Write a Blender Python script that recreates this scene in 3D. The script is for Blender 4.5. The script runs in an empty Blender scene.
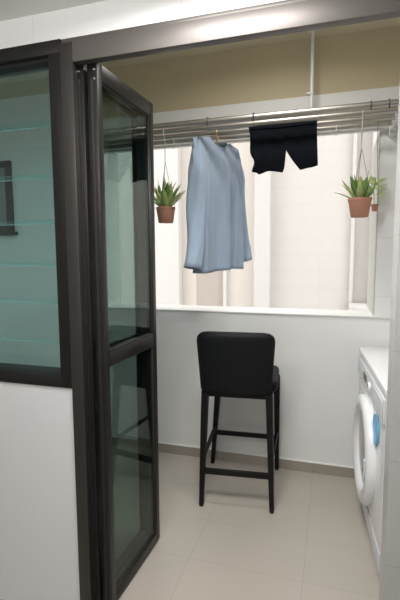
import bpy, bmesh, math, random
from mathutils import Vector, Matrix, Euler
random.seed(7)
S = bpy.context.scene
COL = S.collection
PI = math.pi

# ------------------------------------------------------------------ view
vs = S.view_settings
S.display_settings.display_device = 'sRGB'
vs.view_transform = 'Standard'
vs.look = 'None'
vs.gamma = 1.0
vs.use_curve_mapping = False
vs.exposure = 0.0

# ------------------------------------------------------------------ materials
def mat(name, col, rough=0.5, metal=0.0, bump=0.0, bscale=200.0, vary=0.0, vscale=6.0, spec=0.5, coat=0.0, sheen=0.0, sub=0.0):
    m = bpy.data.materials.new(name); m.use_nodes = True
    nt = m.node_tree; b = nt.nodes['Principled BSDF']
    b.inputs['Base Color'].default_value = (*col, 1)
    b.inputs['Roughness'].default_value = rough
    b.inputs['Metallic'].default_value = metal
    b.inputs['Specular IOR Level'].default_value = spec
    b.inputs['Coat Weight'].default_value = coat
    b.inputs['Sheen Weight'].default_value = sheen
    tc = nt.nodes.new('ShaderNodeTexCoord')
    if vary:
        n = nt.nodes.new('ShaderNodeTexNoise'); n.inputs['Scale'].default_value = vscale
        n.inputs['Detail'].default_value = 5
        nt.links.new(tc.outputs['Object'], n.inputs['Vector'])
        mx = nt.nodes.new('ShaderNodeMix'); mx.data_type = 'RGBA'
        mx.inputs[6].default_value = (*[c*(1-vary) for c in col], 1)
        mx.inputs[7].default_value = (*[min(1, c*(1+vary)) for c in col], 1)
        nt.links.new(n.outputs['Fac'], mx.inputs[0])
        nt.links.new(mx.outputs[2], b.inputs['Base Color'])
    if bump:
        n2 = nt.nodes.new('ShaderNodeTexNoise'); n2.inputs['Scale'].default_value = bscale
        nt.links.new(tc.outputs['Object'], n2.inputs['Vector'])
        bp = nt.nodes.new('ShaderNodeBump'); bp.inputs['Strength'].default_value = bump
        bp.inputs['Distance'].default_value = 0.002
        nt.links.new(n2.outputs['Fac'], bp.inputs['Height'])
        nt.links.new(bp.outputs['Normal'], b.inputs['Normal'])
    return m

def tile_mat(name, col, grout, w, h, origin, axes, rough=0.3, mortar=0.003, vary=0.03, spec=0.5, bump=0.25):
    """grid tiles in world metres; axes = which object axes run along tile width and height"""
    m = bpy.data.materials.new(name); m.use_nodes = True
    nt = m.node_tree; b = nt.nodes['Principled BSDF']
    b.inputs['Roughness'].default_value = rough
    b.inputs['Specular IOR Level'].default_value = spec
    tc = nt.nodes.new('ShaderNodeTexCoord')
    sep = nt.nodes.new('ShaderNodeSeparateXYZ'); nt.links.new(tc.outputs['Object'], sep.inputs[0])
    cmb = nt.nodes.new('ShaderNodeCombineXYZ')
    for k in (0, 1):
        ad = nt.nodes.new('ShaderNodeMath'); ad.operation = 'SUBTRACT'
        nt.links.new(sep.outputs[axes[k]], ad.inputs[0]); ad.inputs[1].default_value = origin[k]
        nt.links.new(ad.outputs[0], cmb.inputs[k])
    br = nt.nodes.new('ShaderNodeTexBrick')
    br.offset = 0.0; br.squash = 1.0
    br.inputs['Scale'].default_value = 1.0
    br.inputs['Brick Width'].default_value = w; br.inputs['Row Height'].default_value = h
    br.inputs['Mortar Size'].default_value = mortar; br.inputs['Mortar Smooth'].default_value = 0.3
    br.inputs['Color1'].default_value = (*[c*(1-vary) for c in col], 1)
    br.inputs['Color2'].default_value = (*[c*(1+vary) for c in col], 1)
    br.inputs['Mortar'].default_value = (*grout, 1)
    nt.links.new(cmb.outputs[0], br.inputs['Vector'])
    n = nt.nodes.new('ShaderNodeTexNoise'); n.inputs['Scale'].default_value = 5.0; n.inputs['Detail'].default_value = 6
    nt.links.new(tc.outputs['Object'], n.inputs['Vector'])
    mr = nt.nodes.new('ShaderNodeMapRange'); mr.inputs[3].default_value = 1-vary*1.5; mr.inputs[4].default_value = 1+vary*1.5
    nt.links.new(n.outputs['Fac'], mr.inputs[0])
    mul = nt.nodes.new('ShaderNodeVectorMath'); mul.operation = 'SCALE'
    nt.links.new(br.outputs['Color'], mul.inputs[0]); nt.links.new(mr.outputs[0], mul.inputs['Scale'])
    nt.links.new(mul.outputs[0], b.inputs['Base Color'])
    bp = nt.nodes.new('ShaderNodeBump'); bp.inputs['Strength'].default_value = bump; bp.inputs['Distance'].default_value = 0.002
    bp.invert = True
    nt.links.new(br.outputs['Fac'], bp.inputs['Height']); nt.links.new(bp.outputs['Normal'], b.inputs['Normal'])
    return m

def glass_mat(name, tint, gloss=0.03, base=0.04):
    m = bpy.data.materials.new(name); m.use_nodes = True
    nt = m.node_tree; nt.nodes.remove(nt.nodes['Principled BSDF'])
    out = nt.nodes['Material Output']
    tr = nt.nodes.new('ShaderNodeBsdfTransparent'); tr.inputs[0].default_value = (*tint, 1)
    gl = nt.nodes.new('ShaderNodeBsdfGlossy'); gl.inputs['Roughness'].default_value = gloss
    gl.inputs[0].default_value = (0.95, 1.0, 0.98, 1)
    ge = nt.nodes.new('ShaderNodeNewGeometry')
    dt = nt.nodes.new('ShaderNodeVectorMath'); dt.operation = 'DOT_PRODUCT'
    nt.links.new(ge.outputs['Incoming'], dt.inputs[0]); nt.links.new(ge.outputs['Normal'], dt.inputs[1])
    def mth(op, a, b=None):
        n = nt.nodes.new('ShaderNodeMath'); n.operation = op
        for i, v in enumerate((a, b)):
            if v is None: continue
            if hasattr(v, 'is_linked'): nt.links.new(v, n.inputs[i])
            else: n.inputs[i].default_value = v
        return n.outputs[0]
    ca = mth('ABSOLUTE', dt.outputs['Value'])
    pw = mth('POWER', mth('SUBTRACT', 1.0, ca), 5.0)
    frv = mth('ADD', mth('MULTIPLY', pw, 0.6), base)
    mx = nt.nodes.new('ShaderNodeMixShader')
    nt.links.new(frv, mx.inputs[0]); nt.links.new(tr.outputs[0], mx.inputs[1]); nt.links.new(gl.outputs[0], mx.inputs[2])
    nt.links.new(mx.outputs[0], out.inputs[0])
    return m

M = {}
M['paint'] = mat('white_paint', (0.80, 0.795, 0.78), 0.6, bump=0.05)
M['parapet'] = mat('parapet_paint', (0.80, 0.80, 0.795), 0.35, vary=0.015, vscale=3)
M['tan'] = mat('tan_paint', (0.56, 0.48, 0.32), 0.7, vary=0.05, vscale=3)
M['ceil_yard'] = mat('yard_ceiling_paint', (0.70, 0.63, 0.48), 0.7, vary=0.03)
M['ceil'] = mat('ceiling_paint', (0.88, 0.88, 0.865), 0.7)
M['floor'] = tile_mat('floor_tile', (0.44, 0.402, 0.355), (0.39, 0.355, 0.313), 0.55, 0.322, (-0.09-0.55*40, 1.893-0.322*40), (0, 1), rough=0.38, mortar=0.0028, vary=0.02)
M['skirt'] = tile_mat('skirting_tile', (0.34, 0.305, 0.26), (0.26, 0.24, 0.2), 0.55, 1.0, (-0.09-0.55*40, -0.5), (0, 2), rough=0.45, mortar=0.0025)
M['walltile'] = tile_mat('white_wall_tile', (0.87, 0.87, 0.865), (0.77, 0.77, 0.76), 0.60, 0.37, (-1.113-0.6*20, 0.82-0.37*20), (0, 2), rough=0.3, mortar=0.002, vary=0.006)
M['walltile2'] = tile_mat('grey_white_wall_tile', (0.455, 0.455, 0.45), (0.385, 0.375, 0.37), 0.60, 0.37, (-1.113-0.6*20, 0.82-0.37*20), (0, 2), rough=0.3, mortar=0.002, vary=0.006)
M['stubtile'] = tile_mat('bright_white_wall_tile', (0.87, 0.87, 0.87), (0.74, 0.74, 0.73), 0.60, 0.368, (-1.113-0.6*20, 1.603-0.368*20), (0, 2), rough=0.3, mortar=0.002, vary=0.006)
M['panel'] = mat('white_gloss_panel', (0.715, 0.72, 0.735), 0.28, vary=0.01, vscale=2)
M['alu'] = mat('bronze_aluminium', (0.012, 0.0115, 0.011), 0.40, metal=0.3, bump=0.03, bscale=400, vary=0.08, vscale=30)
M['alu2'] = mat('bronze_aluminium_track', (0.042, 0.038, 0.036), 0.38, metal=0.4, bump=0.03, bscale=400)
M['header'] = mat('brushed_bronze_aluminium', (0.16, 0.147, 0.138), 0.46, metal=0.65, bump=0.02, bscale=300)
M['gasket'] = mat('black_rubber_gasket', (0.010, 0.010, 0.010), 0.7)
M['glass'] = glass_mat('green_tinted_glass', (0.685, 0.75, 0.73), 0.02, 0.035)
M['louvre'] = glass_mat('teal_louvre_glass', (0.84, 0.98, 0.98), 0.10, 0.06)
M['louvre_edge'] = mat('polished_glass_edge', (0.27, 0.46, 0.45), 0.15)
M['steel'] = mat('stainless_steel', (0.44, 0.415, 0.38), 0.42, metal=1.0, bump=0.02, bscale=300)
M['chrome'] = mat('screw_steel', (0.75, 0.74, 0.72), 0.25, metal=1.0)
M['whitep'] = mat('white_plastic', (0.78, 0.78, 0.76), 0.4)
M['greyp'] = mat('grey_plastic', (0.62, 0.62, 0.60), 0.5)
M['darkp'] = mat('dark_plastic', (0.03, 0.03, 0.035), 0.35)
M['leather'] = mat('black_faux_leather', (0.0045, 0.0055, 0.0065), 0.55, spec=0.22, bump=0.25, bscale=500)
M['blackmetal'] = mat('black_wood', (0.006, 0.0055, 0.0055), 0.5, spec=0.25)
M['shirt'] = mat('blue_cotton', (0.285, 0.362, 0.468), 0.85, bump=0.4, bscale=900, vary=0.04, vscale=25, sheen=0.3)
M['shirt_rib'] = mat('blue_cotton_rib', (0.25, 0.33, 0.445), 0.85, bump=0.5, bscale=600)
M['label'] = mat('white_fabric_label', (0.8, 0.8, 0.8), 0.8)
M['black_cloth'] = mat('black_cotton', (0.0045, 0.006, 0.010), 0.9, spec=0.15, bump=0.3, bscale=700)
M['brass'] = mat('brass', (0.70, 0.50, 0.22), 0.3, metal=1.0)
M['wood'] = mat('pale_wood', (0.55, 0.38, 0.22), 0.5, vary=0.1, vscale=20)
M['terracotta'] = mat('terracotta', (0.47, 0.225, 0.15), 0.75, vary=0.08, vscale=30, bump=0.2)
M['soil'] = mat('soil', (0.06, 0.04, 0.025), 0.95, bump=0.8, bscale=150)
M['leaf'] = mat('green_leaf', (0.20, 0.34, 0.09), 0.45, vary=0.35, vscale=25)
M['leaf2'] = mat('light_green_leaf', (0.48, 0.58, 0.22), 0.45, vary=0.3, vscale=25)
M['leaf3'] = mat('yellow_green_leaf', (0.68, 0.80, 0.34), 0.5, vary=0.15, vscale=25)
M['cord'] = mat('grey_cord', (0.16, 0.15, 0.13), 0.8)
M['enamel'] = mat('white_enamel', (0.86, 0.87, 0.885), 0.22, coat=0.3)
M['enamel2'] = mat('white_enamel_panel', (0.72, 0.735, 0.765), 0.28)
M['drumglass'] = mat('grey_door_glass', (0.22, 0.23, 0.235), 0.12)
M['sticker'] = mat('blue_sticker', (0.14, 0.44, 0.70), 0.4)
M['bld'] = tile_mat('facade_cream', (0.53, 0.507, 0.485), (0.52, 0.495, 0.47), 1.1, 0.30, (-20, 0), (0, 2), rough=0.8, mortar=0.018, vary=0.006, bump=0.05)
M['bldtan'] = mat('facade_tan', (0.40, 0.36, 0.32), 0.8, vary=0.02)
M['bldwarm'] = mat('facade_warm', (0.56, 0.52, 0.48), 0.8, vary=0.015)
M['bldwhite'] = mat('facade_white', (0.53, 0.52, 0.505), 0.8)
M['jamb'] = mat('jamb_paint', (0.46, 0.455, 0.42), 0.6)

# ------------------------------------------------------------------ mesh helpers
def finish(bm, name, m, parent=None, smooth=False, auto=True):
    bmesh.ops.recalc_face_normals(bm, faces=bm.faces[:])
    me = bpy.data.meshes.new(name); bm.to_mesh(me); bm.free()
    o = bpy.data.objects.new(name, me); COL.objects.link(o)
    mats = m if isinstance(m, (list, tuple)) else [m]
    for x in mats: me.materials.append(x)
    if smooth:
        for p in me.polygons: p.use_smooth = True
        if auto:
            es = me.edges
            try:
                me.set_sharp_from_angle(angle=math.radians(40))
            except Exception: pass
    if parent is not None: o.parent = parent
    return o

def add_box(bm, a, b, bev=0.0, seg=2, mi=0):
    r = bmesh.ops.create_cube(bm, size=1.0)
    vs_ = r['verts']
    for v in vs_:
        v.co = Vector([(a[i]+b[i])/2 + v.co[i]*(b[i]-a[i]) for i in range(3)])
    fs = set(f for v in vs_ for f in v.link_faces)
    for f in fs: f.material_index = mi
    if bev > 0:
        es = list(set(e for v in vs_ for e in v.link_edges))
        bmesh.ops.bevel(bm, geom=es, offset=bev, segments=seg, profile=0.5, affect='EDGES')
    return vs_

def box(name, a, b, m, parent=None, bev=0.0, seg=2):
    bm = bmesh.new(); add_box(bm, a, b, bev, seg)
    return finish(bm, name, m, parent, smooth=bev > 0)

def add_tube(bm, pts, r, n=12, cap=True):
    """r: number or list; tube along a polyline"""
    pts = [Vector(p) for p in pts]
    rs = r if isinstance(r, (list, tuple)) else [r]*len(pts)
    rings = []; up = None
    for i, p in enumerate(pts):
        if i == 0: t = pts[1]-p
        elif i == len(pts)-1: t = p-pts[i-1]
        else: t = (pts[i+1]-p).normalized() + (p-pts[i-1]).normalized()
        t.normalize()
        if up is None:
            up = Vector((0, 0, 1)) if abs(t.z) < 0.9 else Vector((1, 0, 0))
        x = up.cross(t)
        if x.length < 1e-5: x = Vector((0, 1, 0)).cross(t)
        x.normalize(); y = t.cross(x).normalized(); up = y
        rings.append([bm.verts.new(p + (x*math.cos(2*PI*k/n) + y*math.sin(2*PI*k/n))*rs[i]) for k in range(n)])
    for a, b in zip(rings, rings[1:]):
        for k in range(n):
            bm.faces.new((a[k], a[(k+1) % n], b[(k+1) % n], b[k]))
    if cap:
        bm.faces.new(rings[0][::-1]); bm.faces.new(rings[-1])
    return rings

def tube(name, pts, r, m, parent=None, n=12):
    bm = bmesh.new(); add_tube(bm, pts, r, n)
    return finish(bm, name, m, parent, smooth=True)

def add_lathe(bm, prof, n=32, mtx=None, close=False):
    """prof: list of (r, z); spun about z"""
    mtx = mtx or Matrix.Identity(4)
    rings = []
    for r, z in prof:
        if r < 1e-6: rings.append([bm.verts.new(mtx @ Vector((0, 0, z)))])
        else: rings.append([bm.verts.new(mtx @ Vector((r*math.cos(2*PI*k/n), r*math.sin(2*PI*k/n), z))) for k in range(n)])
    prs = list(zip(rings, rings[1:]))
    if close: prs.append((rings[-1], rings[0]))
    for a, b in prs:
        for k in range(n):
            k2 = (k+1) % n
            if len(a) == 1 and len(b) == 1: continue
            if len(a) == 1: bm.faces.new((a[0], b[k2], b[k]))
            elif len(b) == 1: bm.faces.new((a[k], a[k2], b[0]))
            else: bm.faces.new((a[k], a[k2], b[k2], b[k]))

def lathe(name, prof, m, parent=None, n=32, mtx=None, close=False):
    bm = bmesh.new(); add_lathe(bm, prof, n, mtx, close)
    return finish(bm, name, m, parent, smooth=True)

def empty(name, loc, label, cat, group=None, rotz=0.0):
    o = bpy.data.objects.new(name, None); COL.objects.link(o)
    o.location = loc; o.rotation_euler = (0, 0, rotz); o.empty_display_size = 0.05
    tag(o, label, cat, group)
    return o

def tag(o, label=None, cat=None, group=None, kind=None):
    if label: o['label'] = label
    if cat: o['category'] = cat
    if group: o['group'] = group
    if kind: o['kind'] = kind
    return o

def struct(o, label, cat):
    return tag(o, label, cat, kind='structure')

def multibox(name, boxes, m, parent=None, bev=0.0):
    bm = bmesh.new()
    for a, b in boxes: add_box(bm, a, b, bev)
    return finish(bm, name, m, parent, smooth=bev > 0)

# ------------------------------------------------------------------ dimensions
YP = 1.50        # front of the partition between kitchen and yard
YP2 = 1.60
YB = 2.946       # inner face of the parapet wall
YB2 = 3.20
XL, XR = -3.30, 0.86
ZC = 2.855       # yard ceiling
KC = 2.415       # kitchen ceiling
OX0, OX1 = -1.66, 0.272   # window opening in the back wall
SILL = 1.107

# ------------------------------------------------------------------ room shell
struct(box('floor', (XL-0.1, YP-0.015, -0.08), (1.9, YB2, 0.0), M['floor']), 'beige tiled floor of the service yard', 'floor')
struct(box('floor', (-3.5, -2.6, -0.12), (1.9, YP-0.015, -0.06), M['floor']), 'beige tiled kitchen floor in front of the partition', 'floor')
# back wall: parapet, side piers
multi = [((XL, YB, 0), (XR, YB2, SILL-0.012)), ((XL, YB, SILL-0.012), (OX0, YB2, 2.34)), ((OX1, YB, SILL-0.012), (XR, YB2, 2.34))]
wb = multibox('wall_back', multi[:2], M['parapet']); struct(wb, 'white parapet wall behind the bar stool', 'wall')
# pier to the right of the opening carries the white wall tiles
pier = box('wall_back', multi[2][0], multi[2][1], M['stubtile']); struct(pier, 'white tiled wall pier right of the opening', 'wall')
jamb = box('trim', (OX1-0.006, YB+0.012, SILL), (OX1, YB2+0.30, 2.262), M['jamb']); jamb.name = 'trim_3'
struct(jamb, 'pale grey side reveal at the right end of the opening', 'trim')
lin = multibox('trim_4', [((XL, YB-0.006, 2.34), (XR, YB2, 2.508)), ((OX0, YB-0.006, 2.262), (OX1, YB+0.03, 2.34))], M['paint']); struct(lin, 'white lintel strip above the laundry poles', 'lintel')
beam = multibox('wall_upper', [((OX0-0.03, YB, 2.508), (XR, YB2, ZC)), ((XL, YB, 2.74), (OX0-0.03, YB2, ZC))], M['tan'])
struct(box('wall_back', (XL, YB, 2.508), (OX0-0.03, YB2, 2.74), M['parapet']), 'upper white wall left of the opening seen through the louvre glass', 'wall'); beam.name = 'wall_back_upper'
struct(beam, 'tan wall band between the lintel and the yard ceiling', 'wall')
sill = box('trim_1', (OX0, YB-0.012, SILL-0.012), (OX1, YB2+0.02, SILL), M['paint'], bev=0.005); sill.name = 'trim_1'
# the sill lip carries on across the pier as a thin rounded ledge
struct(sill, 'white sill on top of the parapet wall', 'sill')
ledge = box('trim_5', (OX1, YB-0.012, SILL-0.014), (0.42, YB, SILL+0.004), M['paint'], bev=0.004)
struct(ledge, 'short white sill end on the tiled pier', 'sill')
sk = box('baseboard_back', (XL, YB-0.010, 0), (XR, YB, 0.070), M['skirt']); struct(sk, 'beige tile skirting along the parapet wall', 'baseboard')
bead = box('trim_6', (XL, YB-0.011, 0.070), (XR, YB, 0.076), M['paint']); struct(bead, 'thin white bead on top of the tile skirting', 'trim')
# yard side walls and ceilings
struct(box('wall_left', (XL-0.1, YP, 0), (XL, YB2, ZC), M['parapet']), 'white end wall of the yard at the left', 'wall')
struct(box('wall_right', (XR, YP, 0), (XR+0.1, YB2, ZC), M['walltile']), 'white end wall of the yard behind the washing machine', 'wall')
cy = box('ceiling', (XL-0.1, YP2, ZC), (XR+0.1, YB2, ZC+0.12), M['ceil_yard']); struct(cy, 'tan ceiling of the service yard', 'ceiling')
ck = box('ceiling', (-3.5, -2.6, KC), (1.9, YP, KC+0.10), M['ceil']); struct(ck, 'white kitchen ceiling above the header wall', 'ceiling')
# partition
HZ = 2.304
hd = box('wall_front', (-3.5, YP-0.018, HZ-0.002), (1.9, YP2, ZC+0.12), M['walltile']); struct(hd, 'white tiled header wall above the dark frame', 'wall')
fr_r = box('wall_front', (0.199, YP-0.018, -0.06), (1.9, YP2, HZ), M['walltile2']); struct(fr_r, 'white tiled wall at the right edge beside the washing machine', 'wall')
low = box('wall_front', (-3.5, YP-0.030, -0.06), (-0.984, YP2, 0.968), M['panel']); struct(low, 'white glossy wall panel under the louvre window', 'wall')
# kitchen enclosure out of the frame
struct(box('wall_kitchen_left', (-3.6, -2.6, -0.06), (-3.5, YP2, KC), M['paint']), 'white kitchen side wall at the left', 'wall')
struct(box('wall_kitchen_right', (1.9, -2.6, -0.06), (2.0, YP2, KC), M['paint']), 'white kitchen side wall at the right', 'wall')
struct(box('wall_kitchen_rear', (-3.6, -2.7, -0.06), (2.0, -2.6, KC), M['paint']), 'white kitchen wall behind the viewer', 'wall')

# ------------------------------------------------------------------ door frame / header (structure)
X_POST0, X_POST1 = -0.985, -0.932
hb2 = multibox('trim_2', [((X_POST0, YP-0.030, 2.284), (0.199, YP+0.04, HZ)),
                         ((X_POST1, YP-0.042, 2.212), (0.199, YP-0.004, 2.286))], M['header'], bev=0.002)
struct(hb2, 'brushed bronze aluminium header over the door opening', 'door frame')
hb = multibox('trim_7', [
                         ((X_POST0, YP-0.042, -0.06), (X_POST1, YP-0.005, 2.284)), ((X_POST0, YP-0.006, 0.0), (-0.958, YP2-0.005, 2.284)),        # post
                         
                         ], M['alu2'], bev=0.002)
struct(hb, 'dark bronze aluminium frame post between the louvre window and the folding door', 'door frame')

# ------------------------------------------------------------------ louvre window (window_1)
w1 = empty('window_1', (-1.6, YP, 0.968), 'teal glass louvre window in a dark bronze frame left of the folding door', 'window'); w1['kind'] = 'structure'
def wpart(o):
    o.parent = w1; o.matrix_parent_inverse = Matrix.Translation(w1.location).inverted(); return o
WX1 = -0.985
wf = multibox('window_frame', [((-3.5, YP-0.036, 2.255), (WX1, YP2-0.01, HZ)),
                               ((WX1-0.055, YP-0.036, 0.968), (WX1, YP2-0.01, 2.255)),
                               ((-3.5, YP-0.036, 0.968), (WX1-0.055, YP2-0.01, 1.014))], M['alu'], bev=0.002); wpart(wf)
gk = multibox('gasket', [((-3.5, YP-0.012, 2.243), (WX1-0.055, YP+0.03, 2.255)), ((WX1-0.061, YP-0.012, 1.014), (WX1-0.055, YP+0.03, 2.255))], M['gasket']); wpart(gk)
LZ = [1.014, 1.135, 1.305, 1.465, 1.641, 1.828, 2.034, 2.243]; nb = len(LZ)-1
for k in range(nb):
    z0 = LZ[k]; pitch_b = LZ[k+1]-LZ[k]
    bm = bmesh.new()
    add_box(bm, (-3.45, -0.0025, -0.006), (WX1-0.063, 0.0025, pitch_b+0.008))
    # lower edge strip, polished
    o = finish(bm, 'louvre_blade', M['louvre'])
    a = math.radians(-9)
    for v in o.data.vertices:
        y, z = v.co.y, v.co.z - pitch_b/2
        v.co.y = YP+0.05 + y*math.cos(a) - z*math.sin(a)*-1
        v.co.z = z0 + pitch_b/2 + z*math.cos(a) + y*math.sin(a)
    wpart(o)
    zz = -0.006 - pitch_b/2
    ye = YP+0.05 + zz*math.sin(a); ze = z0 + pitch_b/2 + zz*math.cos(a)
    e = box('blade_edge', (-3.45, ye-0.003, ze-0.0015), (WX1-0.063, ye+0.003, ze+0.0005), M['louvre_edge'], bev=0.0008)
    e.parent = o

# ------------------------------------------------------------------ folding door (door_1)
d1 = empty('door_1', (-0.89, YP, 0), 'dark bronze framed glass folding door standing folded open beside the louvre window', 'door'); d1['kind'] = 'structure'
def skew(o, y0):
    # the leaf stands a little off square to the partition: turn it about its near edge
    for v in o.data.vertices: v.co.x += 0.040*(v.co.y-y0)
def leaf(x0, x1, y0, y1, near):
    z0, z1 = 0.012, 2.222
    st = 0.036; top = 0.064; bot = 0.048; m0, m1 = 1.054, 1.112
    b = [((x0, y0, z0), (x1, y0+st, z1)), ((x0, y1-st, z0), (x1, y1, z1)),
         ((x0, y0+st, z1-top), (x1, y1-st, z1)), ((x0, y0+st, z0), (x1, y1-st, z0+bot)),
         ((x0, y0+st, m0), (x1, y1-st, m1))]
    o = multibox('door_leaf', b, M['alu'], d1, bev=0.002)
    o.matrix_parent_inverse = Matrix.Translation(d1.location).inverted()
    # glazing beads, a step inside each light
    bb = []
    i = 0.007; xi0, xi1 = x0+0.007, x1-0.005
    for (a, c) in ((z0+bot, m0), (m1, z1-top)):
        bb += [((xi0, y0+st, a), (xi1, y0+st+i, c)), ((xi0, y1-st-i, a), (xi1, y1-st, c)),
               ((xi0, y0+st+i, a), (xi1, y1-st-i, a+i)), ((xi0, y0+st+i, c-i), (xi1, y1-st-i, c))]
    g = multibox('glazing_bead', bb, M['alu2'], o, bev=0.001)
    xm = (x0+x1)/2
    for (a, c) in ((z0+bot+i, m0-i), (m1+i, z1-top-i)):
        box('glass_pane', (x1-0.016, y0+st+i, a), (x1-0.010, y1-st-i, c), M['glass'], o)
    # grooved near edge with a dark gasket
    box('edge_gasket', (xm-0.006, y0-0.003, z0+0.01), (xm+0.006, y0, z1-0.06), M['gasket'], o)
    for zz in (z1-0.028, z1-0.062):
        for dx in ((0.010,) if near else (0.002,)):
            lathe('screw', [(0, 0.003), (0.004, 0.0025), (0.0048, 0.0)], M['chrome'], o, 12,
                  Matrix.Translation((xm+dx, y0, zz)) @ Matrix.Rotation(PI/2, 4, 'X'))
    for q in [o]+list(o.children): skew(q, y0)
    return o
leaf(-0.953, -0.912, YP-0.002, YP+0.485, False)
leaf(-0.896, -0.855, YP-0.002, YP+0.485, True)
o = box('leaf_gap_blocker', (-0.905, YP+0.44, 0.02), (-0.868, YP+0.46, 2.218), M['gasket'], d1)  # added black strip that blocks the bright gap between the two leaves
o.matrix_parent_inverse = Matrix.Translation(d1.location).inverted()
for zz in (0.35, 1.2, 2.0):
    o = tube('hinge', [(-0.884, YP+0.49, zz), (-0.884, YP+0.49, zz+0.09)], 0.009, M['alu'], d1, 12)
    o.matrix_parent_inverse = Matrix.Translation(d1.location).inverted()

# ------------------------------------------------------------------ dark frame and ledge added in place of a reflection in the louvre glass (reflection_frame)
w2 = empty('reflection_frame', (-2.72, YB, 1.67), 'small dark frame with a ledge, added in place of a reflection in the louvre glass', 'window'); w2['kind'] = 'structure'
x0, x1, z0, z1 = -3.0, -2.47, 1.70, 2.26
for o in (multibox('window_frame', [((x0, YB-0.03, z0), (x0+0.05, YB, z1)), ((x1-0.05, YB-0.03, z0), (x1, YB, z1)),
                                    ((x0, YB-0.03, z1-0.05), (x1, YB, z1)), ((x0, YB-0.03, z0), (x1, YB, z0+0.05)),
                                    ((x0+0.24, YB-0.03, z0), (x0+0.28, YB, z1))], M['alu'], bev=0.002),
          box('window_sill', (x0-0.02, YB-0.06, z0-0.03), (x1+0.03, YB, z0), M['alu'], bev=0.002),
          box('glass_pane', (x0+0.05, YB-0.012, z0+0.05), (x1-0.05, YB-0.002, z1-0.05), M['drumglass'])):
    o.parent = w2; o.matrix_parent_inverse = Matrix.Translation(w2.location).inverted()

# ------------------------------------------------------------------ laundry poles, brackets, rod
PY = [2.53, 2.65, 2.77, 2.89]; PZ = 2.285; PR = 0.0175
plab = ['stainless steel laundry pole nearest the kitchen, highest in view', 'second stainless steel laundry pole from the kitchen, holding the two terracotta plants',
        'third stainless steel laundry pole, with the black shorts and the shirt hanger on it', 'stainless steel laundry pole nearest the outside, lowest in view']
for k, y in enumerate(PY):
    bm = bmesh.new()
    add_tube(bm, [(-1.72, y, PZ), (0.350, y, PZ)], PR, 20)
    p = finish(bm, 'laundry_pole', M['steel'], smooth=True)
    tag(p, plab[k], 'laundry pole', 'laundry poles')
    for xx in (-1.72, 0.350):
        s = 1 if xx > 0 else -1
        lathe('end_cap', [(0, 0.006), (0.012, 0.005), (0.0185, 0.0), (0.0185, -0.02), (0.0176, -0.02)], M['greyp'], p, 16,
              Matrix.Translation((xx, y, PZ)) @ Matrix.Rotation(s*PI/2, 4, 'Y'))
def bracket(x, label):
    t = empty('pole_bracket', (x, YB, PZ), label, 'bracket', 'laundry pole brackets')
    box('arm', (-0.004, 2.49-YB, -0.038), (0.004, -0.006, -0.0185), M['greyp'], t, bev=0.003)
    box('wall_plate', (-0.022, -0.085, -0.070), (0.022, -0.0058, -0.022), M['greyp'], t, bev=0.004)
    for y in PY:
        bm = bmesh.new()
        add_lathe(bm, [(0.0185, -0.012), (0.022, -0.012), (0.022, 0.012), (0.0185, 0.012)], 20,
                  Matrix.Translation((0, y-YB, 0)) @ Matrix.Rotation(PI/2, 4, 'Y'), close=True)
        finish(bm, 'pole_ring', M['greyp'], t, smooth=True)
    return t
br1 = bracket(0.336, 'grey bracket holding the right ends of the laundry poles')
bracket(-1.69, 'grey bracket holding the left ends of the laundry poles behind the folding door')
rod = empty('ceiling_rod', (-0.142, 2.83, ZC), 'thin white vertical rod from the yard ceiling down to the laundry poles', 'rod')
tube('rod', [(0, 0, -0.004), (0, 0, PZ-ZC+0.02)], 0.010, M['whitep'], rod, 14)
lathe('ceiling_plate', [(0, -0.008), (0.028, -0.008), (0.032, 0.0), (0, 0)], M['whitep'], rod, 20)
box('pole_clamp', (-0.014, -0.085, PZ-ZC+0.018), (0.014, 0.085, PZ-ZC+0.030), M['whitep'], rod, bev=0.003)
box('rod_foot', (-0.03, -0.012, PZ-ZC+0.19), (0.012, 0.012, PZ-ZC+0.205), M['greyp'], rod, bev=0.002)

# small hooks resting on the poles
def pole_hook(x, y, label, drop=0.05):
    pts = []
    for k in range(9):
        a = PI*k/8 - PI*0.05
        pts.append((x, y + math.cos(a)*(PR+0.0030), PZ + math.sin(a)*(PR+0.0030)))
    pts.append((x, y-PR-0.0035, PZ-drop*0.6))
    pts.append((x, y-PR-0.0005, PZ-drop))
    bm = bmesh.new(); add_tube(bm, pts, 0.0035, 8)
    o = finish(bm, 'pole_hook', M['darkp'] if drop < 0.04 else M['greyp'], smooth=True)
    return tag(o, label, 'hook', 'small hooks on the laundry poles')
pole_hook(-0.716, PY[0], 'small dark hook on the nearest laundry pole above the blue shirt', 0.03)
pole_hook(-0.445, PY[0], 'small dark hook on the nearest laundry pole left above the black shorts', 0.03)
pole_hook(0.178, PY[0], 'small dark hook on the nearest laundry pole above the right hanging plant', 0.03)
pole_hook(0.268, PY[0], 'small dark hook at the right end of the nearest laundry pole', 0.03)
pole_hook(-1.058, PY[3], 'small grey hook hanging between the left plant and the blue shirt', 0.055)
pole_hook(0.008, PY[3], 'small grey hook hanging between the shorts and the right plant', 0.055)

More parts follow.
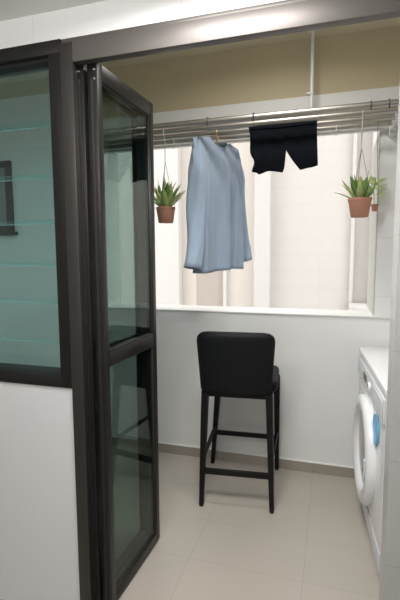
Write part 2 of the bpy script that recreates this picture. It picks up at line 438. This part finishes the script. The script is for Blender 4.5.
# ------------------------------------------------------------------ shirt and hanger
HC = Vector((-0.722, PY[2], 0)); AX = Vector((0.40, 0.917, 0)).normalized(); NR = Vector((AX.y, -AX.x, 0))
def shirt_pt(u, v, z): return HC + AX*u + NR*v + Vector((0, 0, z))
ZS = 2.254     # neck height
hg = empty('clothes_hanger', (HC.x, HC.y, ZS), 'clothes hanger with a brass hook inside the blue shirt', 'hanger')
pts = []
for k in range(15):
    a = -0.35 + (PI+0.35)*k/14
    pts.append(Vector((0, 0.0222*math.cos(a+0.0), PZ-ZS + 0.0222*math.sin(a))))
pts.append(Vector((0, -0.0225, PZ-ZS-0.012))); pts.append(Vector((0, -0.004, PZ-ZS-0.034))); pts.append(Vector((0, 0, -0.076)))
tube('hook', pts, 0.0042, M['brass'], hg, 10)
lathe('collar', [(0, 0.004), (0.009, 0.004), (0.010, -0.012), (0.007, -0.022), (0, -0.022)], M['brass'], hg, 16)
bm = bmesh.new()
ap = [AX*u + Vector((0, 0, -0.078 + 0.050*min(1, abs(u)/0.10) - abs(u)*0.25 - (u*u)*0.35)) for u in [(-0.175 + 0.35*k/16) for k in range(17)]]
add_tube(bm, ap, [0.008+0.004*abs(math.sin(PI*k/16)) for k in range(17)], 10)
finish(bm, 'arms', M['wood'], hg, smooth=True)

sh = empty('sweatshirt', (HC.x, HC.y, 1.40), 'pale blue long sleeved sweatshirt hanging from the laundry poles', 'shirt')
def to_sh(bm):
    for v in bm.verts: v.co -= Vector((HC.x, HC.y, 1.40))
HW = 0.236
def top_z(u):   # shoulder line
    a = abs(u)
    return ZS + 0.004 - 0.02 - 0.15*max(0, a-0.085) - 1.3*max(0, a-0.205)**1.5
def neck_dip(u, front):
    w = 0.098
    if abs(u) >= w: return 0
    c = math.cos(u/w*PI/2)
    return (0.062 if front else 0.012)*c**0.75
bm = bmesh.new()
N = 72; T = 34
rings = []
for j in range(T+1):
    t = j/T
    ring = []
    for k in range(N):
        th = 2*PI*k/N
        c, s = math.cos(th), math.sin(th)
        w = HW*(1.0 - 0.05*math.sin(t*PI)) - 0.004*t
        u = w*math.copysign(abs(c)**0.85, c)
        front = s < 0
        d0 = 0.014 + 0.030*math.exp(-(u/0.085)**2)          # neck stays open
        d1_ = 0.062
        d = d0 + (d1_-d0)*min(1, t*3.2)**0.8
        v = -d*math.copysign(abs(s)**0.7, s)
        zt = top_z(u) - neck_dip(u, front)
        zb = 1.402 + 0.006*math.sin(u*17+1) + 0.012*(u/HW)
        z = zt + (zb-zt)*t
        # hanging folds that grow towards the hem
        am = 0.034*min(1, t*1.3)
        if front: v += am*(math.sin(u*34+1.3+0.8*t) + 0.6*math.sin(u*61+t*2.0))*abs(s)**0.5
        else: v += am*(0.8*math.sin(u*29+0.4))*abs(s)**0.5
        ring.append(bm.verts.new(shirt_pt(u, v, z)))
    rings.append(ring)
for a, b in zip(rings, rings[1:]):
    for k in range(N): bm.faces.new((a[k], a[(k+1) % N], b[(k+1) % N], b[k]))
# hem ribbing: roll under
to_sh(bm)
body = finish(bm, 'torso', M['shirt'], sh, smooth=True, auto=False)
md = body.modifiers.new('thickness', 'SOLIDIFY'); md.thickness = 0.004; md.offset = -1
# collar rib
bm = bmesh.new()
cp = []
for k in range(40):
    th = 2*PI*k/40
    u = 0.096*math.cos(th); front = math.sin(th) < 0
    d = 0.014 + 0.030*math.exp(-(u/0.085)**2)
    v = -d*math.copysign(abs(math.sin(th))**0.7, math.sin(th))
    cp.append((u, v, top_z(u) - neck_dip(u, front)))
rr = []
for (u, v, z) in cp:
    c = [(0.004, 0.004), (-0.004, 0.004), (-0.004, -0.014), (0.004, -0.014)]
    L = math.hypot(u, v*2) or 1
    rr.append([bm.verts.new(shirt_pt(u + dx*u/L, v + dx*v*2/L, z+dz)) for dx, dz in c])
for i in range(40):
    a, b = rr[i], rr[(i+1) % 40]
    for k in range(4): bm.faces.new((a[k], a[(k+1) % 4], b[(k+1) % 4], b[k]))
to_sh(bm); finish(bm, 'collar', M['shirt_rib'], sh, smooth=True)
bm = bmesh.new()
vs4 = [shirt_pt(u, 0-0.030, z) for u, z in ((-0.018, 2.194), (0.018, 2.194), (0.018, 2.216), (-0.018, 2.216))]
f4 = [bm.verts.new(p) for p in vs4]; b4 = [bm.verts.new(p + NR*0.002) for p in vs4]
bm.faces.new(f4); bm.faces.new(b4[::-1])
for i in range(4): bm.faces.new((f4[i], f4[(i+1) % 4], b4[(i+1) % 4], b4[i]))
to_sh(bm); finish(bm, 'neck_label', M['label'], sh)
def sleeve(side, zend, out, fwd):
    bm = bmesh.new(); n = 28; rows = 26; rg = []
    for j in range(rows+1):
        t = j/rows
        z = 2.198 + (zend-2.198)*t
        cu = side*(0.202 + 0.022*t + out*t**3 + (0.046*t if side < 0 else 0))
        cv = fwd*t + 0.006*math.sin(t*9)
        a = 0.042 + 0.012*min(1, t*4)*(1-0.6*t)      # half-width along the shoulder axis
        b = 0.022 + 0.040*min(1, t*4)*(1-0.30*t)
        ring = []
        for k in range(n):
            th = 2*PI*k/n
            ww = 1 + 0.10*math.sin(3*th+t*6) + 0.06*math.sin(5*th-t*9)
            u = cu + a*math.cos(th)*ww; v = cv + b*math.sin(th)*ww
            zz = z
            if t < 0.25: zz = z + (0.25-t)/0.25*(-0.10*max(0, side*math.cos(th)) + 0.015)
            if t > 0.9: zz += 0.010*math.cos(th)*side
            ring.append(bm.verts.new(shirt_pt(u, v, zz)))
        rg.append(ring)
    for p, q in zip(rg, rg[1:]):
        for k in range(n): bm.faces.new((p[k], p[(k+1) % n], q[(k+1) % n], q[k]))
    bm.faces.new(rg[0][::-1])
    to_sh(bm)
    o = finish(bm, 'sleeve', M['shirt'], sh, smooth=True, auto=False)
    md = o.modifiers.new('thickness', 'SOLIDIFY'); md.thickness = 0.003; md.offset = -1
sleeve(-1, 1.425, 0.062, 0.062)
sleeve(1, 1.462, 0.070, 0.01)

# ------------------------------------------------------------------ shorts folded over the second pole
st = None
bm = bmesh.new()
SX0, SX1 = -0.514, -0.104
NU = 44
def front_len(s):
    # s 0..1 across; left leg, notch, right leg
    if s < 0.54: return 0.294 + 0.008*math.sin(s*14) - (0.010 if s < 0.1 else 0)
    if s < 0.57: return 0.298 - (s-0.54)/0.03*0.145
    if s < 0.78: return 0.153 + 0.140*((s-0.57)/0.21)**0.8
    return 0.293 - 0.025*(s-0.78)/0.22
r0 = PR + 0.004
cols = []
for i in range(NU+1):
    s = i/NU
    col = []
    fl = front_len(s)*0.94; bl = 0.12 + 0.01*math.sin(s*9)
    sag = 0.0
    # front sheet upward, over the pole, down the back
    path = []
    for k in range(14):
        t = 1-k/14
        d = fl*t
        path.append((-r0 - 0.006*t*(1+math.sin(s*23+t*2)) - 0.012*t*t, -d))
    for k in range(9):
        a = PI - PI*k/8
        path.append((r0*math.cos(a), r0*math.sin(a)))
    for k in range(1, 7):
        path.append((r0 + 0.003*math.sin(s*20)*k/6+0.003*k/6, -bl*k/6))
    for (dy, dz) in path:
        x = SX0 + (SX1-SX0)*s
        tt = max(0, -dz/0.27) if dy < 0 else 0
        if s < 0.35: x += (0.35-s)/0.35*(0.040*tt + 0.016*math.sin(tt*11)*tt - 0.012*math.exp(-((tt-0.62)/0.12)**2))
        if s > 0.9: x += 0.012*tt
        col.append(bm.verts.new((x, PY[2]+dy, PZ+dz)))
    cols.append(col)
for a, b in zip(cols, cols[1:]):
    for k in range(len(a)-1): bm.faces.new((a[k], a[k+1], b[k+1], b[k]))
so = finish(bm, 'shorts', M['black_cloth'], smooth=True, auto=False)
tag(so, 'pair of black shorts folded over a laundry pole between the shirt and the right plant', 'shorts')
md = so.modifiers.new('thickness', 'SOLIDIFY'); md.thickness = 0.0066; md.offset = 0
# origin at the pole
off = Vector((-0.309, PY[2], PZ))
for v in so.data.vertices: v.co -= off
so.location = off
bm = bmesh.new()
add_tube(bm, [(-0.200, -r0-0.008, -0.004), (0.0, -r0-0.008, -0.010), (0.199, -r0-0.008, -0.004)], 0.004, 8)
finish(bm, 'waistband_seam', M['black_cloth'], so, smooth=True)

# ------------------------------------------------------------------ hanging plants
def blade_leaf(bm, base, yaw, tilt, L, W, bend, thick=0.003):
    """strap leaf: lens-shaped cross-section, tapering, bending outwards"""
    n = 9; secs = []
    d = Vector((math.cos(yaw), math.sin(yaw), 0)); side = Vector((-d.y, d.x, 0))
    p = Vector(base); ang = tilt
    for k in range(n+1):
        t = k/n
        w = W*(0.62 + 0.75*t - 0.15*t*t if t < 0.4 else 0.90*(1-((t-0.4)/0.6)**1.7)) if t < 1 else 0.0005
        dirv = d*math.sin(ang) + Vector((0, 0, math.cos(ang)))
        nrm = d*math.cos(ang) - Vector((0, 0, math.sin(ang)))
        w = max(w, 0.0006)
        secs.append([bm.verts.new(p + side*w/2), bm.verts.new(p + nrm*(0.0015+w*0.12)*1.0 + Vector((0, 0, 0))), bm.verts.new(p - side*w/2), bm.verts.new(p - nrm*thick*0.6 + nrm*w*0.10)])
        # groove: the centre sits a little behind the margins
        secs[-1][1].co = p + nrm*(w*0.14 + thick*0.5)
        secs[-1][3].co = p + nrm*(w*0.14 - thick*0.5)
        p = p + dirv*(L/n); ang += bend/n
    for a, b in zip(secs, secs[1:]):
        for k in range(4): bm.faces.new((a[k], a[(k+1) % 4], b[(k+1) % 4], b[k]))
    bm.faces.new(secs[0][::-1]); bm.faces.new(secs[-1])

def plant(x, y, zrim, zbot, rt, rb, label, leaves, top, seed, cord_yaw):
    t = empty('hanging_plant', (x, y, zbot), label, 'plant', 'terracotta plants hanging from the laundry poles')
    H = zrim-zbot
    lathe('pot', [(0, 0), (rb-0.003, 0), (rb, 0.003), (rt-0.001, H-0.016), (rt+0.0015, H-0.014), (rt+0.002, H-0.001), (rt, H), (rt-0.006, H), (rt-0.009, H-0.02), (rb-0.004, 0.006), (0, 0.006)], M['terracotta'], t, 32)
    lathe('soil', [(0, H-0.008), (rt*0.5, H-0.010), (rt-0.008, H-0.016), (0, H-0.017)], M['soil'], t, 24)
    rnd = random.Random(seed)
    for i, (yw, ti, L, W, be, mm) in enumerate(leaves):
        bm = bmesh.new()
        r = rt*0.35*min(1, ti+0.15)
        blade_leaf(bm, (r*math.cos(yw), r*math.sin(yw), H-0.012), yw, ti, L, W, be)
        finish(bm, 'leaf', M[mm], t, smooth=True, auto=False)
    zt = top - zbot
    for k in range(3):
        a = cord_yaw + k*2*PI/3
        bm = bmesh.new()
        add_tube(bm, [(rt*math.cos(a)*1.0, rt*math.sin(a)*1.0, H-0.006), (rt*0.5*math.cos(a), rt*0.5*math.sin(a), (H+zt-0.12)/2), (0.002*math.cos(a), 0.002*math.sin(a), zt-0.11)], 0.0016, 6)
        finish(bm, 'cord', M['cord'], t, smooth=True)
    # hook: loop over the pole and a straight shank
    pts = [(0, 0, zt-0.115)]
    pz = PZ-zbot
    pts.append((0, 0, pz-0.05)); pts.append((0, -PR-0.004, pz-0.018))
    for k in range(9):
        a = PI - PI*1.1*k/8
        pts.append((0, (PR+0.004)*math.cos(a), pz+(PR+0.004)*math.sin(a)))
    tube('hook', pts, 0.0028, M['greyp'], t, 8)
    return t
def rosette(seed, n, Lmax, mats, bias=0.0):
    r = random.Random(seed); out = []
    for i in range(n):
        f = i/(n-1)
        yw = i*2.39996 + r.uniform(-0.2, 0.2)
        ti = 0.10 + 0.80*f + r.uniform(-0.08, 0.08)
        out.append((yw, ti, Lmax*(1.0-0.18*f)*r.uniform(0.85, 1.05), r.uniform(0.040, 0.056), r.uniform(0.05, 0.45), mats[i % len(mats)]))
    return out
LY = 2.65
plant(-1.038, LY, 1.812, 1.712, 0.061, 0.048, 'hanging terracotta pot of spiky green leaves left of the blue shirt', rosette(3, 28, 0.200, ['leaf2', 'leaf', 'leaf2']), 2.20, 1, 0.3)
plant(0.146, LY, 1.818, 1.712, 0.064, 0.047, 'hanging terracotta pot of broad pointed leaves at the right end of the poles', rosette(11, 18, 0.165, ['leaf2', 'leaf', 'leaf2']), 2.20, 2, -0.2)

# small pale plant behind the right one
tp = empty('trailing_plant', (0.246, PY[3], 1.765), 'small pale yellow green plant hanging behind the right terracotta pot', 'plant')
lathe('pot', [(0, 0), (0.016, 0), (0.022, 0.038), (0.023, 0.042), (0.020, 0.042), (0.015, 0.006), (0, 0.006)], M['terracotta'], tp, 20)
rnd = random.Random(5)
for i in range(30):
    bm = bmesh.new()
    yw = rnd.uniform(0, 2*PI); zz = rnd.uniform(-0.01, 0.16)
    blade_leaf(bm, (0.020*math.cos(yw) - 0.012, 0.020*math.sin(yw)*0.5, 0.05+zz*0.8 if zz > 0 else 0.045+zz), yw, rnd.uniform(0.5, 1.3), rnd.uniform(0.050, 0.075), rnd.uniform(0.026, 0.038), rnd.uniform(0.3, 1.2), 0.002)
    finish(bm, 'leaf', M['leaf3'], tp, smooth=True, auto=False)
bm = bmesh.new(); add_tube(bm, [(0, 0, 0.006), (-0.006, 0.004, 0.08), (-0.012, 0, 0.155)], 0.003, 8); finish(bm, 'stem', M['leaf2'], tp, smooth=True)
zt = PZ-1.765
bm = bmesh.new(); add_tube(bm, [(0.019, 0, 0.040), (0.002, 0, zt-0.10), (0, -PR-0.003, zt-0.02)]+[(0, (PR+0.003)*math.cos(PI-PI*k/8), zt+(PR+0.003)*math.sin(PI-PI*k/8)) for k in range(9)], 0.0014, 6)
finish(bm, 'cord', M['cord'], tp, smooth=True)

# ------------------------------------------------------------------ bar stool
bs = empty('bar_stool', (-0.52, 2.60, 0), 'black padded bar stool with a low back, facing the parapet wall', 'stool')
BO = Vector((-0.52, 2.60, 0))
def P(x, y, z): return Vector((x, y, z)) - BO
NLb, NRb = Vector((-0.714, 2.345, 0)), Vector((-0.298, 2.392, 0))
FLb, FRb = Vector((-0.790, 2.88, 0)), Vector((-0.332, 2.915, 0))
NLt, NRt = Vector((-0.702, 2.400, 0.70)), Vector((-0.326, 2.435, 0.70))
FLt, FRt = Vector((-0.720, 2.81, 0.70)), Vector((-0.330, 2.835, 0.70))
def leg(name, b, t):
    bm = bmesh.new(); secs = []
    for k, f in enumerate((0, 0.02, 0.3, 0.7, 1.0)):
        p = b.lerp(t, f) - BO; h = 0.0125 + 0.0075*f
        if k == 0: h *= 0.8
        secs.append([bm.verts.new(p + Vector((sx*h, sy*h, 0))) for sx, sy in ((-1, -1), (1, -1), (1, 1), (-1, 1))])
    for a, c in zip(secs, secs[1:]):
        for k in range(4): bm.faces.new((a[k], a[(k+1) % 4], c[(k+1) % 4], c[k]))
    bm.faces.new(secs[0][::-1]); bm.faces.new(secs[-1])
    es = [e for e in bm.edges if abs((e.verts[0].co-e.verts[1].co).normalized().z) > 0.8]
    bmesh.ops.bevel(bm, geom=es, offset=0.003, segments=2, affect='EDGES')
    return finish(bm, name, M['blackmetal'], bs, smooth=True)
for b, t in ((NLb, NLt), (NRb, NRt), (FLb, FLt), (FRb, FRt)): leg('leg', b, t)
def rung(b0, t0, b1, t1, z, w=0.010, hgt=0.017):
    p = b0.lerp(t0, z/0.70) - BO; q = b1.lerp(t1, z/0.70) - BO
    d = (q-p).normalized(); s = Vector((-d.y, d.x, 0)).normalized()
    bm = bmesh.new(); secs = []
    for c in (p, q): secs.append([bm.verts.new(c + s*a + Vector((0, 0, e))) for a, e in ((-w, -hgt), (w, -hgt), (w, hgt), (-w, hgt))])
    a, c = secs
    for k in range(4): bm.faces.new((a[k], a[(k+1) % 4], c[(k+1) % 4], c[k]))
    bm.faces.new(a[::-1]); bm.faces.new(c)
    bmesh.ops.bevel(bm, geom=bm.edges[:], offset=0.002, segments=1, affect='EDGES')
    return finish(bm, 'stretcher', M['blackmetal'], bs, smooth=True)
rung(NLb, NLt, NRb, NRt, 0.215)
rung(FLb, FLt, FRb, FRt, 0.247, hgt=0.015)
rung(NLb, NLt, FLb, FLt, 0.290, hgt=0.012)
rung(NRb, NRt, FRb, FRt, 0.290, hgt=0.012)
# padded seat
def rounded_pad(name, w0, w1, d, h, loc_fn, m, crown=0.012, n=20):
    bm = bmesh.new()
    r = bmesh.ops.create_cube(bm, size=1.0)
    bmesh.ops.subdivide_edges(bm, edges=bm.edges[:], cuts=n//2-1, use_grid_fill=True)
    for v in bm.verts:
        x, y, z = v.co*2
        # superellipsoid-ish rounding of the outline
        rr = 0.28
        rr = 0.13 if (name == 'backrest' and y < 0) else rr
        def rnd2(a, b, r):
            ax, bx = abs(a), abs(b)
            ox, oy = max(0, ax-(1-r))/r, max(0, bx-(1-r))/r
            l = math.hypot(ox, oy)
            if ox > 0 and oy > 0:
                m_ = max(ox, oy)/l
                ax = (1-r) + r*ox*m_; bx = (1-r) + r*oy*m_
            return math.copysign(ax, a), math.copysign(bx, b)
        x, y = rnd2(x, y, rr)
        v.co = loc_fn(x, y, z)
    return finish(bm, name, m, bs, smooth=True, auto=False)
ang = math.atan2(NRt.y-NLt.y, NRt.x-NLt.x)
ex = Vector((math.cos(ang), math.sin(ang), 0)); ey = Vector((-ex.y, ex.x, 0))
SC = (NLt+NRt+FLt+FRt)/4
def seat_fn(x, y, z):
    w = 0.212; d = 0.215
    edge = max(abs(x), abs(y))
    zz = 0.730 + z*0.036
    if z > 0: zz += 0.014*(1-x*x)*(1-y*y) - 0.012*max(0, edge-0.8)/0.2
    else: zz += 0.006*max(0, edge-0.8)/0.2
    sc = 1 - 0.03*abs(z)**4
    p = Vector((SC.x, SC.y, 0)) + ey*0.035 + ex*0.012 + ex*(x*w*sc) + ey*(y*d*sc)
    return p + Vector((0, 0, zz)) - BO
rounded_pad('seat', 0, 0, 0, 0, seat_fn, M['leather'])
multibox('seat_frame', [], M['blackmetal'], bs) if False else None
bm = bmesh.new()
secs = []
for zz, g in ((0.668, 0.0), (0.698, 0.0)):
    secs.append([bm.verts.new((q + (q-SC).normalized()*0.018 - BO) * 1.0 + Vector((0, 0, zz-q.z))) for q in (NLt, NRt, FRt, FLt)])
a, c = secs
for k in range(4): bm.faces.new((a[k], a[(k+1) % 4], c[(k+1) % 4], c[k]))
bm.faces.new(a[::-1]); bm.faces.new(c)
finish(bm, 'seat_frame', M['blackmetal'], bs)
# curved backrest: outline wider at the top, wraps slightly forward at the sides
BC = (NLt+NRt)/2 - ex*0.006
def back_fn(x, y, z):
    # x across, y up, z thickness (-1 = outside, towards the kitchen)
    t = (y+1)/2
    w = 0.206 + 0.024*t
    p = BC + ex*(x*w) + ey*(-0.030 + 0.030*abs(x)**2.4 - 0.030*t)
    yy = 0.690 + 0.372*t
    edge = max(abs(x), abs(y))
    th = 0.023*(1-0.45*max(0, edge-0.86)/0.14)
    if y > 0.8: yy += 0.004*math.cos(x*PI/2)
    q = Vector((p.x, p.y, 0)) + ey*(z*th)
    return q + Vector((0, 0, yy)) - BO
rounded_pad('backrest', 0, 0, 0, 0, back_fn, M['leather'], n=28)

# ------------------------------------------------------------------ washing machine
FA = Vector((0.189, 2.890, 0)); FB = Vector((0.246, 1.985, 0))
wu = (FB-FA).normalized(); WW = (FB-FA).length; wv = Vector((-wu.y, wu.x, 0))  # wv -> into the machine (+x)
WH = 0.915
wm = empty('washing_machine', (FA.x, FA.y, 0), 'white front loading washing machine at the right behind the wall edge', 'washing machine', rotz=math.atan2(wu.y, wu.x))
# local: x along the front (towards the kitchen), y into the machine, z up
def wbox(name, a, b, m, bev=0.004, par=wm, seg=3): return box(name, a, b, m, par, bev, seg)
wbox('body', (0, 0, 0.02), (WW, 0.55, 0.878), M['enamel'], 0.012)
wbox('top_panel', (-0.003, -0.008, 0.880), (WW+0.003, 0.555, WH), M['enamel'], 0.008)
wbox('control_panel', (0.01, -0.010, 0.745), (WW-0.01, -0.0005, 0.862), M['enamel2'], 0.004)
dr = wbox('detergent_drawer', (WW-0.30, -0.016, 0.755), (WW-0.03, -0.0105, 0.852), M['enamel2'], 0.002)
wbox('drawer_grip', (WW-0.27, -0.019, 0.765), (WW-0.12, -0.0165, 0.775), M['greyp'], 0.001, dr)
kn = lathe('dial', [(0, 0.012), (0.022, 0.012), (0.025, 0.009), (0.027, 0.0), (0, 0)], M['enamel'], wm, 28, Matrix.Translation((WW*0.56, -0.0105, 0.803)) @ Matrix.Rotation(PI/2, 4, 'X'))
box('dial_mark', (WW*0.56-0.002, -0.0245, 0.803), (WW*0.56+0.002, -0.0226, 0.825), M['darkp'], kn)
wbox('display', (WW*0.30, -0.0125, 0.785), (WW*0.42, -0.0105, 0.825), M['darkp'], 0.001)
for k in range(4): wbox('button', (0.06+0.045*k, -0.014, 0.790), (0.085+0.045*k, -0.0105, 0.800), M['greyp'], 0.001)
RC = (WW*0.47, 0, 0.430); mt = Matrix.Translation(RC) @ Matrix.Rotation(PI/2, 4, 'X')
dring = lathe('door_ring', [(0.205, 0.0), (0.292, 0.0), (0.297, 0.012), (0.292, 0.032), (0.280, 0.044), (0.252, 0.048), (0.226, 0.040), (0.208, 0.02)], M['enamel'], wm, 56, mt, close=True)
lathe('door_glass', [(0, 0.030), (0.08, 0.029), (0.14, 0.026), (0.208, 0.018), (0.208, 0.004), (0, 0.004)], M['drumglass'], dring, 48, mt)
box('door_handle', (RC[0]+0.240, -0.053, RC[2]-0.05), (RC[0]+0.268, -0.0475, RC[2]+0.05), M['enamel2'], dring, 0.002)
# round blue sticker
bm = bmesh.new()
add_lathe(bm, [(0, 0.0015), (0.068, 0.0015), (0.070, 0.01), (0, 0)], 36, Matrix.Translation((WW-0.20, -0.001, 0.655)) @ Matrix.Rotation(PI/2, 4, 'X'))
for v in bm.verts:
    if v.co.z < 0.68: v.co.z = 0.68 + (v.co.z-0.68)*1.15
stk = finish(bm, 'sticker', M['sticker'], wm, smooth=True); stk['label'] = 'round blue sticker'
wbox('kick_panel', (0.02, -0.004, 0.035), (WW-0.02, -0.0002, 0.13), M['enamel2'], 0.002)
for fx in (0.06, WW-0.06):
    for fy in (0.06, 0.49):
        lathe('foot', [(0, 0), (0.022, 0), (0.022, 0.012), (0.012, 0.02), (0, 0.02)], M['darkp'], wm, 16, Matrix.Translation((fx, fy, 0)))

# ------------------------------------------------------------------ the building outside
YO = 8.0; KX = YO/4.35
bo = empty('neighbouring_building', (-1.8, YO, -8.0), 'pale cream facade of the neighbouring building outside the opening', 'building')
def bpart(name, x0, x1, out, m, z0=-8.0, z1=7.5, bev=0.0):
    o = box(name, (x0*KX, YO-out, z0), (x1*KX, YO+(0.3 if name == 'facade' else 0.0), z1), m, None, bev)
    o.parent = bo; o.matrix_parent_inverse = Matrix.Translation(bo.location).inverted(); return o
bpart('facade', -5.5, 3.0, 0.0, M['bld'])
bpart('pilaster', -0.735, -0.585, 0.18, M['bldwhite'])
bpart('recess_panel', -1.03, -0.735, 0.03, M['bldwarm'])
bpart('downpipe', -1.065, -1.025, 0.10, M['bldwhite'], bev=0.015)
bpart('recess_panel', -1.36, -1.065, 0.03, M['bldtan'])
bpart('recess_panel', -1.52, -1.36, 0.04, M['bldwarm'])
bpart('pilaster', -1.78, -1.52, 0.22, M['bldwhite'])
bpart('downpipe', 0.165, 0.20, 0.09, M['bld'], bev=0.015)
bpart('ledge', 0.165, 0.80, 0.55, M['bldwhite'], 0.58, 0.66, 0.01)
bpart('return_wall', 0.33, 0.9, 0.20, M['bld'])

# the storeys above the yard and the ground far below
struct(box('wall_exterior', (XL-3, YB2-0.12, ZC+0.12), (XR+4, YB2+0.02, 9.0), M['paint']), 'outer wall of the storeys above the yard', 'wall')
struct(box('wall_exterior', (XL-3, YB2-0.12, -8.0), (XR+4, YB2, -0.06), M['paint']), 'outer wall of the storeys below the yard', 'wall')
struct(box('ground', (-14, YB2, -8.2), (10, YO+1, -8.0), M['skirt']), 'paved ground far below between the buildings', 'ground')

# ------------------------------------------------------------------ light
w = bpy.data.worlds.new('World'); S.world = w; w.use_nodes = True
bg = w.node_tree.nodes['Background']; bg.inputs[0].default_value = (1.0, 0.99, 0.975, 1); bg.inputs[1].default_value = 3.0

def area(name, loc, rot, sx, sy, power, col, spread=180):
    l = bpy.data.lights.new(name, 'AREA'); l.shape = 'RECTANGLE'; l.size = sx; l.size_y = sy; l.energy = power; l.color = col; l.spread = math.radians(spread)
    o = bpy.data.objects.new(name, l); COL.objects.link(o); o.location = loc; o.rotation_euler = rot
    return o
def point(name, loc, power, col, rad):
    l = bpy.data.lights.new(name, 'POINT'); l.energy = power; l.color = col; l.shadow_soft_size = rad
    o = bpy.data.objects.new(name, l); COL.objects.link(o); o.location = loc
    return o
LC = (1.0, 0.985, 0.955)
area('kitchen_downlight', (-0.34, 0.95, 2.408), (0, 0, 0), 0.5, 0.5, 28, LC, 172)
point('kitchen_upper_fill', (-0.75, 0.25, 2.28), 25, LC, 0.15)  # added fill for the header wall and kitchen ceiling, no fitting there
area('kitchen_rear_fill', (-0.6, -2.55, 1.45), (PI/2, 0, 0), 2.4, 1.5, 8, (0.97, 0.985, 1.0))  # added frontal fill behind the camera; the rear wall has no window
area('yard_fill_light', (-0.32, 2.05, 2.84), (0, 0, 0), 0.3, 0.3, 11.5, (1.0, 0.975, 0.93), 165)  # added unseen fill that brightens the lintel, pier and washer top

# ------------------------------------------------------------------ camera
f, yaw, pitch, roll = 430.0, 0.2962, 0.1032, 0.0055
cyw, syw, cp_, sp_ = math.cos(yaw), math.sin(yaw), math.cos(pitch), math.sin(pitch)
fwd = Vector((-syw*cp_, cyw*cp_, -sp_)); right = Vector((cyw, syw, 0)); down = fwd.cross(right)
r2 = right*math.cos(roll) + down*math.sin(roll); d2 = -right*math.sin(roll) + down*math.cos(roll)
cam = bpy.data.cameras.new('camera'); co = bpy.data.objects.new('camera', cam); COL.objects.link(co)
mw = Matrix(((r2.x, -d2.x, -fwd.x, 0), (r2.y, -d2.y, -fwd.y, 0), (r2.z, -d2.z, -fwd.z, 1.5), (0, 0, 0, 1)))
co.matrix_world = mw
cam.sensor_fit = 'HORIZONTAL'; cam.sensor_width = 36.0; cam.lens = 36.0*f/400.0
cam.clip_start = 0.05
S.camera = co
